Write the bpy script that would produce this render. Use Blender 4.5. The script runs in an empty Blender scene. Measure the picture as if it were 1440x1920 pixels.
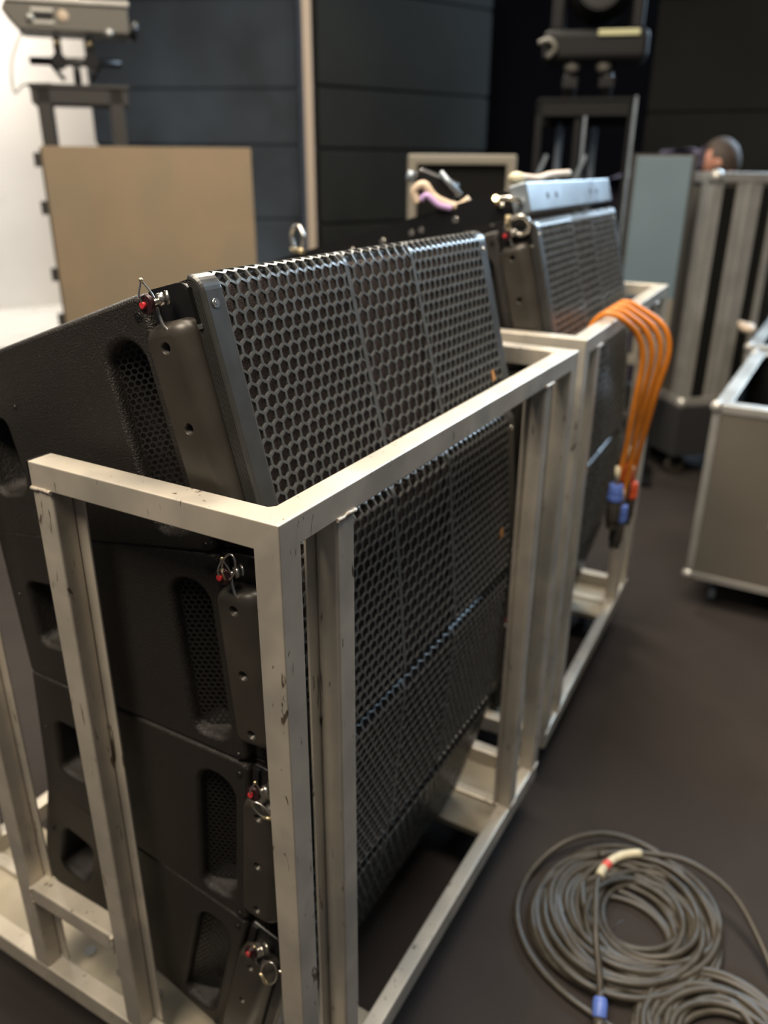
import bpy, bmesh, math, random
from math import sin, cos, pi, radians, sqrt
from mathutils import Vector, Matrix
from mathutils.geometry import tessellate_polygon
random.seed(7)
S = bpy.context.scene
COL = S.collection
FZ = 1.375            # height of the cart's top rail above the floor; cart coordinates have z = 0 there

# ------------------------------------------------------------------ camera, world, lights
def rotm(yaw, pitch, roll):
    y, p, r = radians(yaw), radians(pitch), radians(roll)
    fw = Vector((cos(p)*cos(y), cos(p)*sin(y), sin(p)))
    rt = Vector((sin(y), -cos(y), 0)); up = rt.cross(fw)
    rt2 = rt*cos(r) + up*sin(r); up2 = rt2.cross(fw)
    return rt2, up2, fw
rt, up, fw = rotm(29.8027, -23.2631, 0.3801)
cam_d = bpy.data.cameras.new('camera'); cam = bpy.data.objects.new('camera', cam_d); COL.objects.link(cam)
cam_loc = Vector((-0.68235, -0.53232, 0.3872 + FZ))
cam.matrix_world = Matrix(((rt.x, up.x, -fw.x, cam_loc.x), (rt.y, up.y, -fw.y, cam_loc.y), (rt.z, up.z, -fw.z, cam_loc.z), (0, 0, 0, 1)))
cam_d.sensor_fit = 'HORIZONTAL'; cam_d.sensor_width = 36; cam_d.lens = 36*1514.86/1440
cam_d.dof.use_dof = True; cam_d.dof.focus_distance = 0.98; cam_d.dof.aperture_fstop = 3.6
cam_d.clip_start = 0.02; cam_d.clip_end = 60
S.camera = cam

S.view_settings.view_transform = 'Standard'; S.view_settings.look = 'None'
S.view_settings.exposure = 0.0; S.view_settings.gamma = 1.0; S.view_settings.use_curve_mapping = False
W = bpy.data.worlds.new('world'); S.world = W; W.use_nodes = True
W.node_tree.nodes['Background'].inputs[0].default_value = (0.80, 0.86, 1.0, 1)
W.node_tree.nodes['Background'].inputs[1].default_value = 0.07

def area(name, loc, target, size, power, color, size_y=None):
    d = bpy.data.lights.new(name, 'AREA'); o = bpy.data.objects.new(name, d); COL.objects.link(o)
    d.energy = power; d.color = color; d.size = size
    if size_y: d.shape = 'RECTANGLE'; d.size_y = size_y
    o.location = loc
    o.rotation_euler = (Vector(target) - Vector(loc)).to_track_quat('-Z', 'Y').to_euler()
    return o
area('ceiling_light_warm', (-1.6, 0.5, 4.6), (0.3, 0.3, 0.6), 1.4, 190, (1.0, 0.86, 0.68))
area('ceiling_light_warm_side', (0.5, -0.65, 5.0), (0.8, 0.0, 0.0), 1.4, 150, (1.0, 0.88, 0.74))
area('ceiling_light_warm_overhead', (1.5, 0.9, 5.0), (1.2, 0.0, 0.0), 1.6, 200, (1.0, 0.87, 0.70))
area('ceiling_light_ahead', (4.3, 2.3, 4.5), (0.8, 0.2, 0.6), 1.3, 150, (1.0, 0.90, 0.76))
area('ceiling_light_cool', (8.0, -1.3, 4.1), (1.6, -0.1, 0.9), 2.0, 520, (0.60, 0.80, 1.0))
area('foyer_light', (5.2, 8.4, 4.4), (5.6, 8.2, 0), 2.2, 330, (1.0, 0.93, 0.84))

# ------------------------------------------------------------------ materials
def mat(name, col, rough=0.5, metal=0.0, noise=None, bump=None, spec=0.5, scratch=None, coat=0, mix=None):
    m = bpy.data.materials.new(name); m.use_nodes = True
    nt = m.node_tree; N = nt.nodes; Lk = nt.links; b = N['Principled BSDF']
    b.inputs['Base Color'].default_value = (*col, 1); b.inputs['Roughness'].default_value = rough
    b.inputs['Metallic'].default_value = metal; b.inputs['Specular IOR Level'].default_value = spec
    b.inputs['Coat Weight'].default_value = coat
    tc = N.new('ShaderNodeTexCoord')
    last = None
    if noise:            # (scale, amount, detail)
        n = N.new('ShaderNodeTexNoise'); n.inputs['Scale'].default_value = noise[0]; n.inputs['Detail'].default_value = noise[2]
        Lk.new(tc.outputs['Object'], n.inputs['Vector'])
        mr = N.new('ShaderNodeMapRange'); mr.inputs[1].default_value = 0.3; mr.inputs[2].default_value = 0.7
        mr.inputs[3].default_value = 1 - noise[1]; mr.inputs[4].default_value = 1 + noise[1]
        Lk.new(n.outputs[0], mr.inputs[0])
        v = N.new('ShaderNodeVectorMath'); v.operation = 'SCALE'; v.inputs[0].default_value = col
        Lk.new(mr.outputs[0], v.inputs['Scale']); Lk.new(v.outputs[0], b.inputs['Base Color']); last = v.outputs[0]
        rr = N.new('ShaderNodeMapRange'); rr.inputs[3].default_value = max(0, rough-0.12); rr.inputs[4].default_value = min(1, rough+0.12)
        Lk.new(n.outputs[0], rr.inputs[0]); Lk.new(rr.outputs[0], b.inputs['Roughness'])
    if mix:              # ((r,g,b), scale) : second tone in soft patches
        n = N.new('ShaderNodeTexNoise'); n.inputs['Scale'].default_value = mix[1]; n.inputs['Detail'].default_value = 3
        Lk.new(tc.outputs['Object'], n.inputs['Vector'])
        cr = N.new('ShaderNodeMapRange'); cr.inputs[1].default_value = 0.48; cr.inputs[2].default_value = 0.62
        Lk.new(n.outputs[0], cr.inputs[0])
        mx = N.new('ShaderNodeMix'); mx.data_type = 'RGBA'; Lk.new(cr.outputs[0], mx.inputs[0])
        if last: Lk.new(last, mx.inputs[6])
        else: mx.inputs[6].default_value = (*col, 1)
        mx.inputs[7].default_value = (*mix[0], 1); Lk.new(mx.outputs[2], b.inputs['Base Color']); last = mx.outputs[2]
    if scratch:          # dark nicks and hairline scratches
        mp = N.new('ShaderNodeMapping'); mp.inputs['Scale'].default_value = (1, 1, 0.22); mp.inputs['Rotation'].default_value = (0.5, 0.4, 0.3)
        Lk.new(tc.outputs['Object'], mp.inputs['Vector'])
        n = N.new('ShaderNodeTexNoise'); n.inputs['Scale'].default_value = scratch; n.inputs['Detail'].default_value = 5; n.inputs['Distortion'].default_value = 1.2
        Lk.new(mp.outputs[0], n.inputs['Vector'])
        cr = N.new('ShaderNodeValToRGB'); e = cr.color_ramp.elements
        e[0].position = 0.30; e[0].color = (0.25, 0.22, 0.19, 1); e[1].position = 0.345; e[1].color = (1, 1, 1, 1)
        Lk.new(n.outputs[0], cr.inputs[0])
        mx = N.new('ShaderNodeMix'); mx.data_type = 'RGBA'; mx.blend_type = 'MULTIPLY'; mx.inputs[0].default_value = 1
        Lk.new(last, mx.inputs[6]); Lk.new(cr.outputs[0], mx.inputs[7]); Lk.new(mx.outputs[2], b.inputs['Base Color'])
    if bump:             # (scale, strength, distance)
        n = N.new('ShaderNodeTexNoise'); n.inputs['Scale'].default_value = bump[0]; n.inputs['Detail'].default_value = 2
        Lk.new(tc.outputs['Object'], n.inputs['Vector'])
        bp = N.new('ShaderNodeBump'); bp.inputs['Strength'].default_value = bump[1]; bp.inputs['Distance'].default_value = bump[2]
        Lk.new(n.outputs[0], bp.inputs['Height']); Lk.new(bp.outputs[0], b.inputs['Normal'])
    return m
M = dict(
 alu=mat('mill_finish_aluminium', (0.58, 0.53, 0.445), 0.40, 0.42, noise=(9, 0.12, 4), mix=((0.46, 0.43, 0.375), 6), scratch=70, bump=(260, 0.12, 0.0006)),
 weld=mat('weld_aluminium', (0.55, 0.49, 0.41), 0.5, 0.3, noise=(200, .15, 2)),
 cab=mat('textured_black_cabinet_paint', (0.016, 0.014, 0.012), 0.40, 0, noise=(5, 0.10, 2), bump=(420, 1.0, 0.0022), spec=0.45),
 grille=mat('dark_grey_powder_coat', (0.105, 0.108, 0.104), 0.29, 0.3, noise=(30, 0.08, 3), bump=(900, 0.15, 0.0003)),
 trim=mat('dark_grey_trim', (0.056, 0.056, 0.053), 0.36, 0.3, noise=(25, 0.08, 3), bump=(900, 0.2, 0.0003)),
 bar=mat('dark_brown_grey_rigging_bar', (0.046, 0.041, 0.034), 0.38, 0.2, noise=(18, 0.12, 3), bump=(700, 0.2, 0.0004)),
 foam=mat('dark_acoustic_foam', (0.090, 0.072, 0.067), 0.95, 0, noise=(900, 0.7, 1), bump=(900, 1.0, 0.002), spec=0.1),
 black=mat('black_steel', (0.012, 0.012, 0.013), 0.30, 0.2),
 mesh=mat('black_vent_mesh', (0.022, 0.021, 0.020), 0.4, 0.3),
 void=mat('matt_black_inside', (0.004, 0.004, 0.004), 0.9, 0, spec=0.1),
 steel=mat('polished_steel', (0.62, 0.60, 0.55), 0.25, 0.95),
 brass=mat('brass_ferrule', (0.65, 0.55, 0.35), 0.3, 0.9),
 red=mat('red_plastic_button', (0.62, 0.035, 0.045), 0.35),
 maroon=mat('dark_maroon_anodised_knob', (0.045, 0.020, 0.022), 0.3, 0.4),
 rubber=mat('black_rubber_cable', (0.048, 0.041, 0.030), 0.45, 0, noise=(40, 0.2, 3), spec=0.5),
 orange=mat('orange_cable_jacket', (0.55, 0.17, 0.012), 0.42, 0, noise=(30, 0.1, 2)),
 blue=mat('blue_connector_plastic', (0.10, 0.17, 0.50), 0.4),
 coral=mat('orange_red_connector_plastic', (0.72, 0.10, 0.03), 0.4),
 tape=mat('cream_label_tape', (0.52, 0.47, 0.33), 0.55, noise=(60, .15, 3)),
 redtape=mat('red_label_band', (0.60, 0.09, 0.07), 0.5),
 wheel=mat('blue_grey_caster_wheel', (0.10, 0.12, 0.15), 0.5),
 carpet=mat('charcoal_carpet', (0.034, 0.029, 0.027), 0.95, 0, noise=(220, 0.25, 4), mix=((0.040, 0.034, 0.031), 1.6), bump=(700, 0.7, 0.003), spec=0.15),
 palefloor=mat('pale_polished_floor', (0.62, 0.60, 0.56), 0.3, 0, noise=(2, 0.04, 2)),
 whitewall=mat('white_painted_wall', (0.72, 0.68, 0.63), 0.7, 0, noise=(1.2, 0.05, 2)),
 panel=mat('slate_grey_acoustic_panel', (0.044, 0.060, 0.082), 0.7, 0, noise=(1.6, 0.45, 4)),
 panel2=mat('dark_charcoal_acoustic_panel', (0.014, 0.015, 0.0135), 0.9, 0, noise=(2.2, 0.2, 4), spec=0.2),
 drape=mat('black_drape', (0.0035, 0.0035, 0.005), 0.95, 0, spec=0.05),
 post=mat('beige_painted_post', (0.46, 0.38, 0.30), 0.6),
 board=mat('raw_brown_hardboard', (0.26, 0.195, 0.125), 0.75, 0, noise=(3, 0.08, 5), mix=((0.235, 0.19, 0.125), 2.2)),
 boardedge=mat('dark_board_frame', (0.03, 0.028, 0.026), 0.6),
 laminate=mat('grey_case_laminate', (0.115, 0.105, 0.085), 0.5, 0, noise=(3, 0.06, 3), bump=(500, .2, .0005)),
 extr=mat('case_edge_aluminium', (0.46, 0.45, 0.42), 0.40, 0.6, noise=(8, 0.1, 3)),
 caseblack=mat('case_black_lining', (0.007, 0.007, 0.0065), 0.9, 0, spec=0.15),
 glass=mat('pale_blue_grey_panel', (0.13, 0.18, 0.21), 0.35, 0, noise=(1.5, .12, 2)),
 housing=mat('grey_lamp_housing', (0.12, 0.115, 0.10), 0.5, 0.2),
 darkhousing=mat('black_lamp_housing', (0.0045, 0.0048, 0.0052), 0.6, 0.0, spec=0.25),
 label=mat('pale_yellow_label_strip', (0.42, 0.42, 0.24), 0.5),
 sling=mat('lilac_round_sling', (0.42, 0.28, 0.52), 0.7),
 beige=mat('beige_strap', (0.55, 0.44, 0.33), 0.6),
 bluegrey=mat('blue_grey_painted_steel', (0.23, 0.27, 0.31), 0.35, 0.4, noise=(12, .1, 3)),
 skin=mat('skin', (0.42, 0.20, 0.14), 0.55), hair=mat('brown_hair', (0.040, 0.026, 0.018), 0.7, noise=(60, .4, 3)),
 cloth=mat('dark_purple_cloth', (0.060, 0.052, 0.085), 0.85),
 amber=mat('amber_scrap_of_tape', (0.50, 0.22, 0.05), 0.6),
 plate=mat('dull_tan_aluminium_sheet', (0.36, 0.32, 0.245), 0.5, 0.3, noise=(6, 0.2, 4), mix=((0.26, 0.235, 0.18), 5)),
 lidframe=mat('pale_grey_lid_frame', (0.20, 0.185, 0.15), 0.5),
 grey=mat('grey_dolly_deck', (0.02, 0.02, 0.021), 0.7),
)

# ------------------------------------------------------------------ helpers
def tag(o, label=None, cat=None, group=None, kind=None):
    if label: o['label'] = label
    if cat: o['category'] = cat
    if group: o['group'] = group
    if kind: o['kind'] = kind
    return o
def thing(name, label, cat, loc=(0, 0, 0), rot=(0, 0, 0), group=None):
    o = bpy.data.objects.new(name, None); COL.objects.link(o); o.location = loc; o.rotation_euler = rot
    o.empty_display_size = 0.05
    return tag(o, label, cat, group)
def obj(name, bm, m, parent=None, bevel=None, seg=2, smooth=False, label=None):
    bmesh.ops.recalc_face_normals(bm, faces=bm.faces)
    if smooth:
        for f in bm.faces: f.smooth = True
    me = bpy.data.meshes.new(name); bm.to_mesh(me); bm.free()
    for mm in (m if isinstance(m, (list, tuple)) else [m]): me.materials.append(M[mm])
    o = bpy.data.objects.new(name, me); COL.objects.link(o)
    if parent: o.parent = parent
    if bevel:
        b = o.modifiers.new('bevel', 'BEVEL'); b.width = bevel; b.segments = seg; b.limit_method = 'ANGLE'; b.angle_limit = radians(35)
    if label: o['label'] = label
    return o
def clone(o, parent=None):
    c = o.copy(); COL.objects.link(c); c.parent = parent
    for ch in list(o.children): clone(ch, c)
    return c
def B(): return bmesh.new()
def box(bm, x0, x1, y0, y1, z0, z1, mtx=None, mi=0):
    vs = [bm.verts.new((x, y, z)) for x in (x0, x1) for y in (y0, y1) for z in (z0, z1)]
    fs = [(0, 1, 3, 2), (4, 6, 7, 5), (0, 4, 5, 1), (2, 3, 7, 6), (0, 2, 6, 4), (1, 5, 7, 3)]
    for f in fs: bm.faces.new([vs[i] for i in f]).material_index = mi
    if mtx: bmesh.ops.transform(bm, matrix=mtx, verts=vs)
    return bm
def cyl(bm, p0, p1, r0, r1=None, n=20, cap=True, mi=0):
    p0, p1 = Vector(p0), Vector(p1); r1 = r0 if r1 is None else r1
    d = (p1-p0).normalized(); a = d.orthogonal().normalized(); b = d.cross(a)
    A = [bm.verts.new(p0 + (a*cos(2*pi*i/n) + b*sin(2*pi*i/n))*r0) for i in range(n)]
    C = [bm.verts.new(p1 + (a*cos(2*pi*i/n) + b*sin(2*pi*i/n))*r1) for i in range(n)]
    for i in range(n):
        f = bm.faces.new((A[i], A[(i+1) % n], C[(i+1) % n], C[i])); f.smooth = True; f.material_index = mi
    if cap:
        bm.faces.new(A).material_index = mi; bm.faces.new(C[::-1]).material_index = mi
    return bm
def smooth_path(pts, sub=8, closed=False):
    P = [Vector(p) for p in pts]; n = len(P); out = []
    rng = range(n) if closed else range(n-1)
    for i in rng:
        g = lambda k: P[k % n] if closed else P[max(0, min(n-1, k))]
        a, b, c, d = g(i-1), g(i), g(i+1), g(i+2)
        for k in range(sub):
            t = k/sub
            out.append(0.5*((2*b) + (c-a)*t + (2*a-5*b+4*c-d)*t*t + (3*b-a-3*c+d)*t**3))
    if not closed: out.append(P[-1])
    return out
def tube(bm, pts, r, n=8, closed=False, cap=True, mi=0):
    P = [Vector(p) for p in pts]; N = len(P); prev = None; rings = []
    for i, p in enumerate(P):
        if closed: t = (P[(i+1) % N] - P[i-1])
        else: t = P[min(N-1, i+1)] - P[max(0, i-1)]
        t.normalize()
        if prev is None: a = t.orthogonal().normalized()
        else: a = (prev - t*prev.dot(t)).normalized()
        prev = a; b = t.cross(a)
        rr = r[i] if isinstance(r, (list, tuple)) else r
        rings.append([bm.verts.new(p + (a*cos(2*pi*k/n) + b*sin(2*pi*k/n))*rr) for k in range(n)])
    for i in range(N if closed else N-1):
        A, C = rings[i], rings[(i+1) % N]
        off = 0
        if closed and i == N-1:
            off = min(range(n), key=lambda o: (A[0].co - C[o].co).length)
        for k in range(n):
            f = bm.faces.new((A[k], A[(k+1) % n], C[(k+1+off) % n], C[(k+off) % n])); f.smooth = True; f.material_index = mi
    if cap and not closed:
        bm.faces.new(rings[0][::-1]).material_index = mi; bm.faces.new(rings[-1]).material_index = mi
    return bm
def sphere(bm, c, r, sc=(1, 1, 1), n=16, mi=0):
    m = Matrix.Translation(c) @ Matrix.Diagonal((r*sc[0], r*sc[1], r*sc[2], 1))
    g = bmesh.ops.create_uvsphere(bm, u_segments=n, v_segments=n//2+2, radius=1, matrix=m)
    for v in g['verts']:
        for f in v.link_faces: f.smooth = True; f.material_index = mi
def union_boxes(bm, boxes):
    """boundary of the union of axis-aligned boxes, as one clean welded surface"""
    xs = [sorted({round(b[2*a+k], 6) for b in boxes for k in (0, 1)}) for a in range(3)]
    fill = set()
    for b in boxes:
        r = []
        for a in range(3):
            r.append([i for i in range(len(xs[a])-1) if xs[a][i] >= b[2*a]-1e-6 and xs[a][i+1] <= b[2*a+1]+1e-6])
        for i in r[0]:
            for j in r[1]:
                for k in r[2]: fill.add((i, j, k))
    V = {}
    def v(i, j, k):
        if (i, j, k) not in V: V[(i, j, k)] = bm.verts.new((xs[0][i], xs[1][j], xs[2][k]))
        return V[(i, j, k)]
    for (i, j, k) in fill:
        if (i-1, j, k) not in fill: bm.faces.new((v(i, j, k), v(i, j, k+1), v(i, j+1, k+1), v(i, j+1, k)))
        if (i+1, j, k) not in fill: bm.faces.new((v(i+1, j, k), v(i+1, j+1, k), v(i+1, j+1, k+1), v(i+1, j, k+1)))
        if (i, j-1, k) not in fill: bm.faces.new((v(i, j, k), v(i+1, j, k), v(i+1, j, k+1), v(i, j, k+1)))
        if (i, j+1, k) not in fill: bm.faces.new((v(i, j+1, k), v(i, j+1, k+1), v(i+1, j+1, k+1), v(i+1, j+1, k)))
        if (i, j, k-1) not in fill: bm.faces.new((v(i, j, k), v(i, j+1, k), v(i+1, j+1, k), v(i+1, j, k)))
        if (i, j, k+1) not in fill: bm.faces.new((v(i, j, k+1), v(i+1, j, k+1), v(i+1, j+1, k+1), v(i, j+1, k+1)))
    bmesh.ops.dissolve_limit(bm, angle_limit=0.02, verts=bm.verts, edges=bm.edges)
    return bm
def rrect(a0, a1, b0, b1, r, n=5):
    """rounded rectangle loop in (a, b); r may be one radius or four (a0b0, a1b0, a1b1, a0b1)"""
    R = [r]*4 if not isinstance(r, (list, tuple)) else r
    out = []
    for (ca, cb, t0), q in zip(((a0, b0, pi), (a1, b0, 1.5*pi), (a1, b1, 0), (a0, b1, pi/2)), R):
        sa = 1 if ca == a0 else -1; sb = 1 if cb == b0 else -1
        for i in range(n+1):
            t = t0 + (pi/2)*i/n
            out.append((ca + sa*q + q*cos(t), cb + sb*q + q*sin(t)))
    return out
def relief(bm, rings, holes=(), cap_last=False, cap_holes=True):
    """front face bounded by the first loop with holes cut in it; every list of loops is bridged backwards"""
    def mk(loop): return [bm.verts.new(p) for p in loop]
    R = [mk(l) for l in rings]; H = [[mk(l) for l in h] for h in holes]
    polys = [[v.co.copy() for v in R[0]]] + [[v.co.copy() for v in h[0]] for h in H]
    flat = [v for v in R[0]] + [v for h in H for v in h[0]]
    for tri in tessellate_polygon(polys):
        try: bm.faces.new([flat[i] for i in tri])
        except ValueError: pass
    for L in [R] + H:
        for A, C in zip(L, L[1:]):
            n = len(A)
            for i in range(n):
                f = bm.faces.new((A[i], A[(i+1) % n], C[(i+1) % n], C[i])); f.smooth = True
    if cap_last: bm.faces.new(R[-1])
    if cap_holes:
        for h in H: bm.faces.new(h[-1])
    return bm

# ------------------------------------------------------------------ perforated sheet with real hexagonal holes
def hex_sheet(bm, x0, x1, s0, s1, p, bar, th, mapf, margin, rows=None):
    n = max(1, round((x1-x0)/p - 0.5)); p = (x1-x0)/(n+0.5)
    rp = 0.8660254*p
    rows = rows or round((s1-s0)/rp); rp2 = (s1-s0)/rows; k = rp2/rp
    Ro, Ri = p/sqrt(3), (p-bar)/sqrt(3)
    ang = [radians(30+60*i) for i in range(6)]
    cl = lambda v, a, b: max(a, min(b, v))
    for r in range(rows+1):
        cz = s0 + r*rp2
        odd = r % 2
        for c in range(n+1):
            cx = x0 + (c*p if odd else (c+0.5)*p)
            o = [(cl(cx+Ro*cos(t), x0, x1), cl(cz+Ro*sin(t)*k, s0, s1)) for t in ang]
            q = [(cl(cx+Ri*cos(t), x0+margin, x1-margin), cl(cz+Ri*sin(t)*k, s0+margin, s1-margin)) for t in ang]
            of = [bm.verts.new(mapf(a, b, 0)) for a, b in o]; qf = [bm.verts.new(mapf(a, b, 0)) for a, b in q]
            qb = [bm.verts.new(mapf(a, b, th)) for a, b in q]
            for i in range(6):
                j = (i+1) % 6
                if (Vector(o[i])-Vector(o[j])).length < 1e-7 and (Vector(q[i])-Vector(q[j])).length < 1e-7: continue
                bm.faces.new((of[i], of[j], qf[j], qf[i]))
                bm.faces.new((qf[i], qf[j], qb[j], qb[i]))
    bmesh.ops.remove_doubles(bm, verts=bm.verts, dist=1e-6)
    bmesh.ops.dissolve_degenerate(bm, dist=1e-7, edges=bm.edges)

# ================================================================== SETTING
def struct(name, bm, m, bevel=None):
    o = obj(name, bm, m, None, bevel); o['kind'] = 'structure'; return o
b = B(); box(b, -5, 12, -6, 9.5, -0.10, 0.0); struct('floor', b, 'carpet')
# pale hall floor beyond the doorway on the left, laid a few millimetres proud of the carpet
b = B(); vs = [b.verts.new(p) for p in ((3.3, 8.3, 0.006), (5.15, 6.35, 0.006), (9.3, 8.8, 0.006), (7.2, 12.0, 0.006))]
b.faces.new(vs); r = bmesh.ops.extrude_face_region(b, geom=b.faces[:]); bmesh.ops.translate(b, vec=(0, 0, -0.005), verts=[e for e in r['geom'] if isinstance(e, bmesh.types.BMVert)])
struct('floor_hall', b, 'palefloor')
def wall_between(name, a, c, z0, z1, th, m, seams=(), bev=None):
    """vertical slab between two floor points, split into courses by narrow joints"""
    a, c = Vector((*a, 0)), Vector((*c, 0)); L = (c-a).length; ang = math.atan2(c.y-a.y, c.x-a.x)
    mt = Matrix.Translation(a) @ Matrix.Rotation(ang, 4, 'Z')
    bm = B(); zs = [z0] + list(seams) + [z1]
    for i in range(len(zs)-1):
        box(bm, 0, L, 0, th, zs[i] + (0.012 if i else 0), zs[i+1] - (0.012 if i < len(zs)-2 else 0), mt)
    if seams: box(bm, 0.005, L-0.005, 0.02, th-0.01, z0+0.01, z1-0.01, mt)
    o = struct(name, bm, m, 0.006 if seams else None); return o
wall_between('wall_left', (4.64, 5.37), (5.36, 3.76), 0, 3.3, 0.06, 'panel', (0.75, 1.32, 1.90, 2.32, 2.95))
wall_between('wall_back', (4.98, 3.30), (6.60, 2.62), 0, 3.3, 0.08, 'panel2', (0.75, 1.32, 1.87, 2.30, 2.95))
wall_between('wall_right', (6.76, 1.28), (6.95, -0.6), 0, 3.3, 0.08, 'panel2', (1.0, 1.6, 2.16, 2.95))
wall_between('wall_far', (2.5, 10.4), (9.8, 7.6), 0, 4.2, 0.1, 'whitewall')
wall_between('wall_recess', (7.2, 4.5), (8.6, -1.5), 0, 4.5, 0.05, 'drape')
b = B(); box(b, -0.032, 0.032, -0.03, 0.03, 0, 3.3, Matrix.Translation((4.90, 3.34, 0)) @ Matrix.Rotation(radians(-55), 4, 'Z')); struct('trim_1', b, 'post', 0.004)

# ================================================================== TRANSPORT CARTS
TW, TL, TH = 0.040, 1.140, 1.112     # tube width, cart length (x), cart width (y)
ZB0, ZB1 = -1.2355, -1.183           # base rail
cart = thing('transport_cart', 'nearest bare aluminium tube cart cradling the tilted black speaker stack', 'cart', (0, 0, FZ), (0, 0, 0), 'aluminium speaker carts')
su = 0.043
# welded near corner: long top rail, end rail stub and the two corner posts as one bent-and-ground frame
bm = union_boxes(B(), [(0, TL, 0, TW, -TW, 0), (0, 0.041, 0, 0.440, -TW, 0), (0, su, 0, TW, ZB1, 0), (TL-su, TL, 0, TW, ZB1, 0), (TL-0.041, TL, 0, 0.440, -TW, 0)])
obj('side_frame', bm, 'alu', cart, 0.0045, 3)
bm = union_boxes(B(), [(0, TL, TH-TW, TH, -TW, 0), (0, 0.041, TH-0.440, TH, -TW, 0), (0, su, TH-TW, TH, ZB1, 0), (TL-su, TL, TH-TW, TH, ZB1, 0), (TL-0.041, TL, TH-0.440, TH, -TW, 0)])
obj('side_frame', bm, 'alu', cart, 0.0045, 3)
# gusset fillets inside the top corner
for (cx, cy, sx) in ((0.041, TW, 1), (TL-0.041, TW, -1)):
    bm = B(); n = 8; R = 0.030
    loop = [(cx, cy)] + [(cx + sx*(R - R*sin(t*pi/2/n)), cy + (R - R*cos(t*pi/2/n))) for t in range(n+1)]
    A = [bm.verts.new((x, y, -0.004)) for x, y in loop]; C = [bm.verts.new((x, y, -TW+0.002)) for x, y in loop]
    bm.faces.new(A); bm.faces.new(C[::-1])
    for i in range(len(A)): bm.faces.new((A[i], A[(i+1) % len(A)], C[(i+1) % len(A)], C[i]))
    obj('corner_gusset', bm, 'alu', cart)
# base
bm = union_boxes(B(), [(0, TL, 0, 0.034, ZB0, ZB1), (0, TL, TH-0.034, TH, ZB0, ZB1), (0, 0.036, 0, TH, ZB0, ZB1), (TL-0.036, TL, 0, TH, ZB0, ZB1)])
obj('base_frame', bm, 'alu', cart, 0.003, 2)
def post(x0, x1, y0, y1, z0=ZB1, z1=-TW, name='post'):
    bm = B(); box(bm, x0, x1, y0, y1, z0, z1); return obj(name, bm, 'alu', cart, 0.004, 3)
A2, A3 = 0.1238, 0.929
for x in (A2, A3):
    for y0, y1, s in ((0, 0.036, 1), (TH-0.036, TH, -1)):
        post(x, x+su, y0, y1)
        yy = (y1, y1+0.004) if s > 0 else (y0-0.004, y0)
        bm = B(); box(bm, x-0.021, x+su+0.021, yy[0], yy[1], ZB1, -TW-0.006); obj('guide_strip', bm, 'alu', cart, 0.001)
for xe, s in ((0, 1), (TL, -1)):
    for y0 in (0.400, TH-0.440):
        x0, x1 = (xe, xe+0.036) if s > 0 else (xe-0.036, xe)
        post(x0, x1, y0, y0+0.040)
        xx = (x1, x1+0.004) if s > 0 else (x0-0.004, x0)
        bm = B(); box(bm, xx[0], xx[1], y0-0.020, y0+0.060, ZB1, -TW-0.006); obj('guide_strip', bm, 'alu', cart, 0.001)
    x0, x1 = (xe, xe+0.040) if s > 0 else (xe-0.040, xe)
    bm = B(); box(bm, x0, x1, 0.440, TH-0.440, -0.948-0.0435, -0.948); obj('cross_rail', bm, 'alu', cart, 0.004, 3)
    # black plastic plugs in the open tube ends
    for y0, y1 in ((0.440, 0.4435), (TH-0.4435, TH-0.440)):
        bm = B(); box(bm, min(xe, xe+s*0.041)-0.0005, max(xe, xe+s*0.041)+0.0005, y0, y1, -TW-0.0005, 0.0005)
        obj('end_plug', bm, 'black', cart, 0.001, label='black plastic tube end plug')
    # folded floor plates with an upstanding lip
    bm = B(); xa, xb = (0.036, 0.285) if s > 0 else (TL-0.285, TL-0.036)
    box(bm, xa, xb, 0.034, TH-0.034, ZB0+0.002, ZB0+0.006)
    xl = xb if s > 0 else xa
    box(bm, xl-0.002, xl+0.002, 0.034, TH-0.034, ZB0-0.012, ZB0+0.006)
    obj('floor_plate', bm, 'plate', cart, 0.001)
    xm = (xa+xb)/2
    bm = B(); box(bm, xm-0.015, xm+0.015, 0.034, TH-0.034, ZB0+0.006, ZB0+0.014); obj('support_rail', bm, 'alu', cart, 0.003)
    for y in (0.46, 0.56, 0.66):
        bm = B(); cyl(bm, (xm-0.065*s, y, ZB0+0.0055), (xm-0.065*s, y, ZB0+0.0085), 0.013, n=16); obj('bolt_head', bm, 'steel', cart)
# weld beads where the posts meet the rails
def bead(p0, p1, r=0.0035):
    bm = B(); P0, P1 = Vector(p0), Vector(p1); n = 9
    pts = [P0.lerp(P1, i/n) + Vector((random.uniform(-1, 1), random.uniform(-1, 1), random.uniform(-1, 1)))*0.0008 for i in range(n+1)]
    tube(bm, pts, [r*random.uniform(0.65, 1.1) for _ in pts], 8); obj('weld_bead', bm, 'weld', cart)
for x in (A2, A3): bead((x-0.001, -0.0005, -TW), (x+su+0.001, -0.0005, -TW))
for y in (0.400,): bead((-0.0005, y, -TW), (-0.0005, y+0.04, -TW), 0.003)
for x in (A2, A3, 0.0, TL-su): bead((x+0.002, -0.0005, ZB1), (x+su-0.002, -0.0005, ZB1), 0.003)
bead((-0.0005, 0.442, -0.948), (-0.0005, 0.442, -0.99), 0.003); bead((-0.0005, 0.669, -0.948), (-0.0005, 0.669, -0.99), 0.003)
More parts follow.
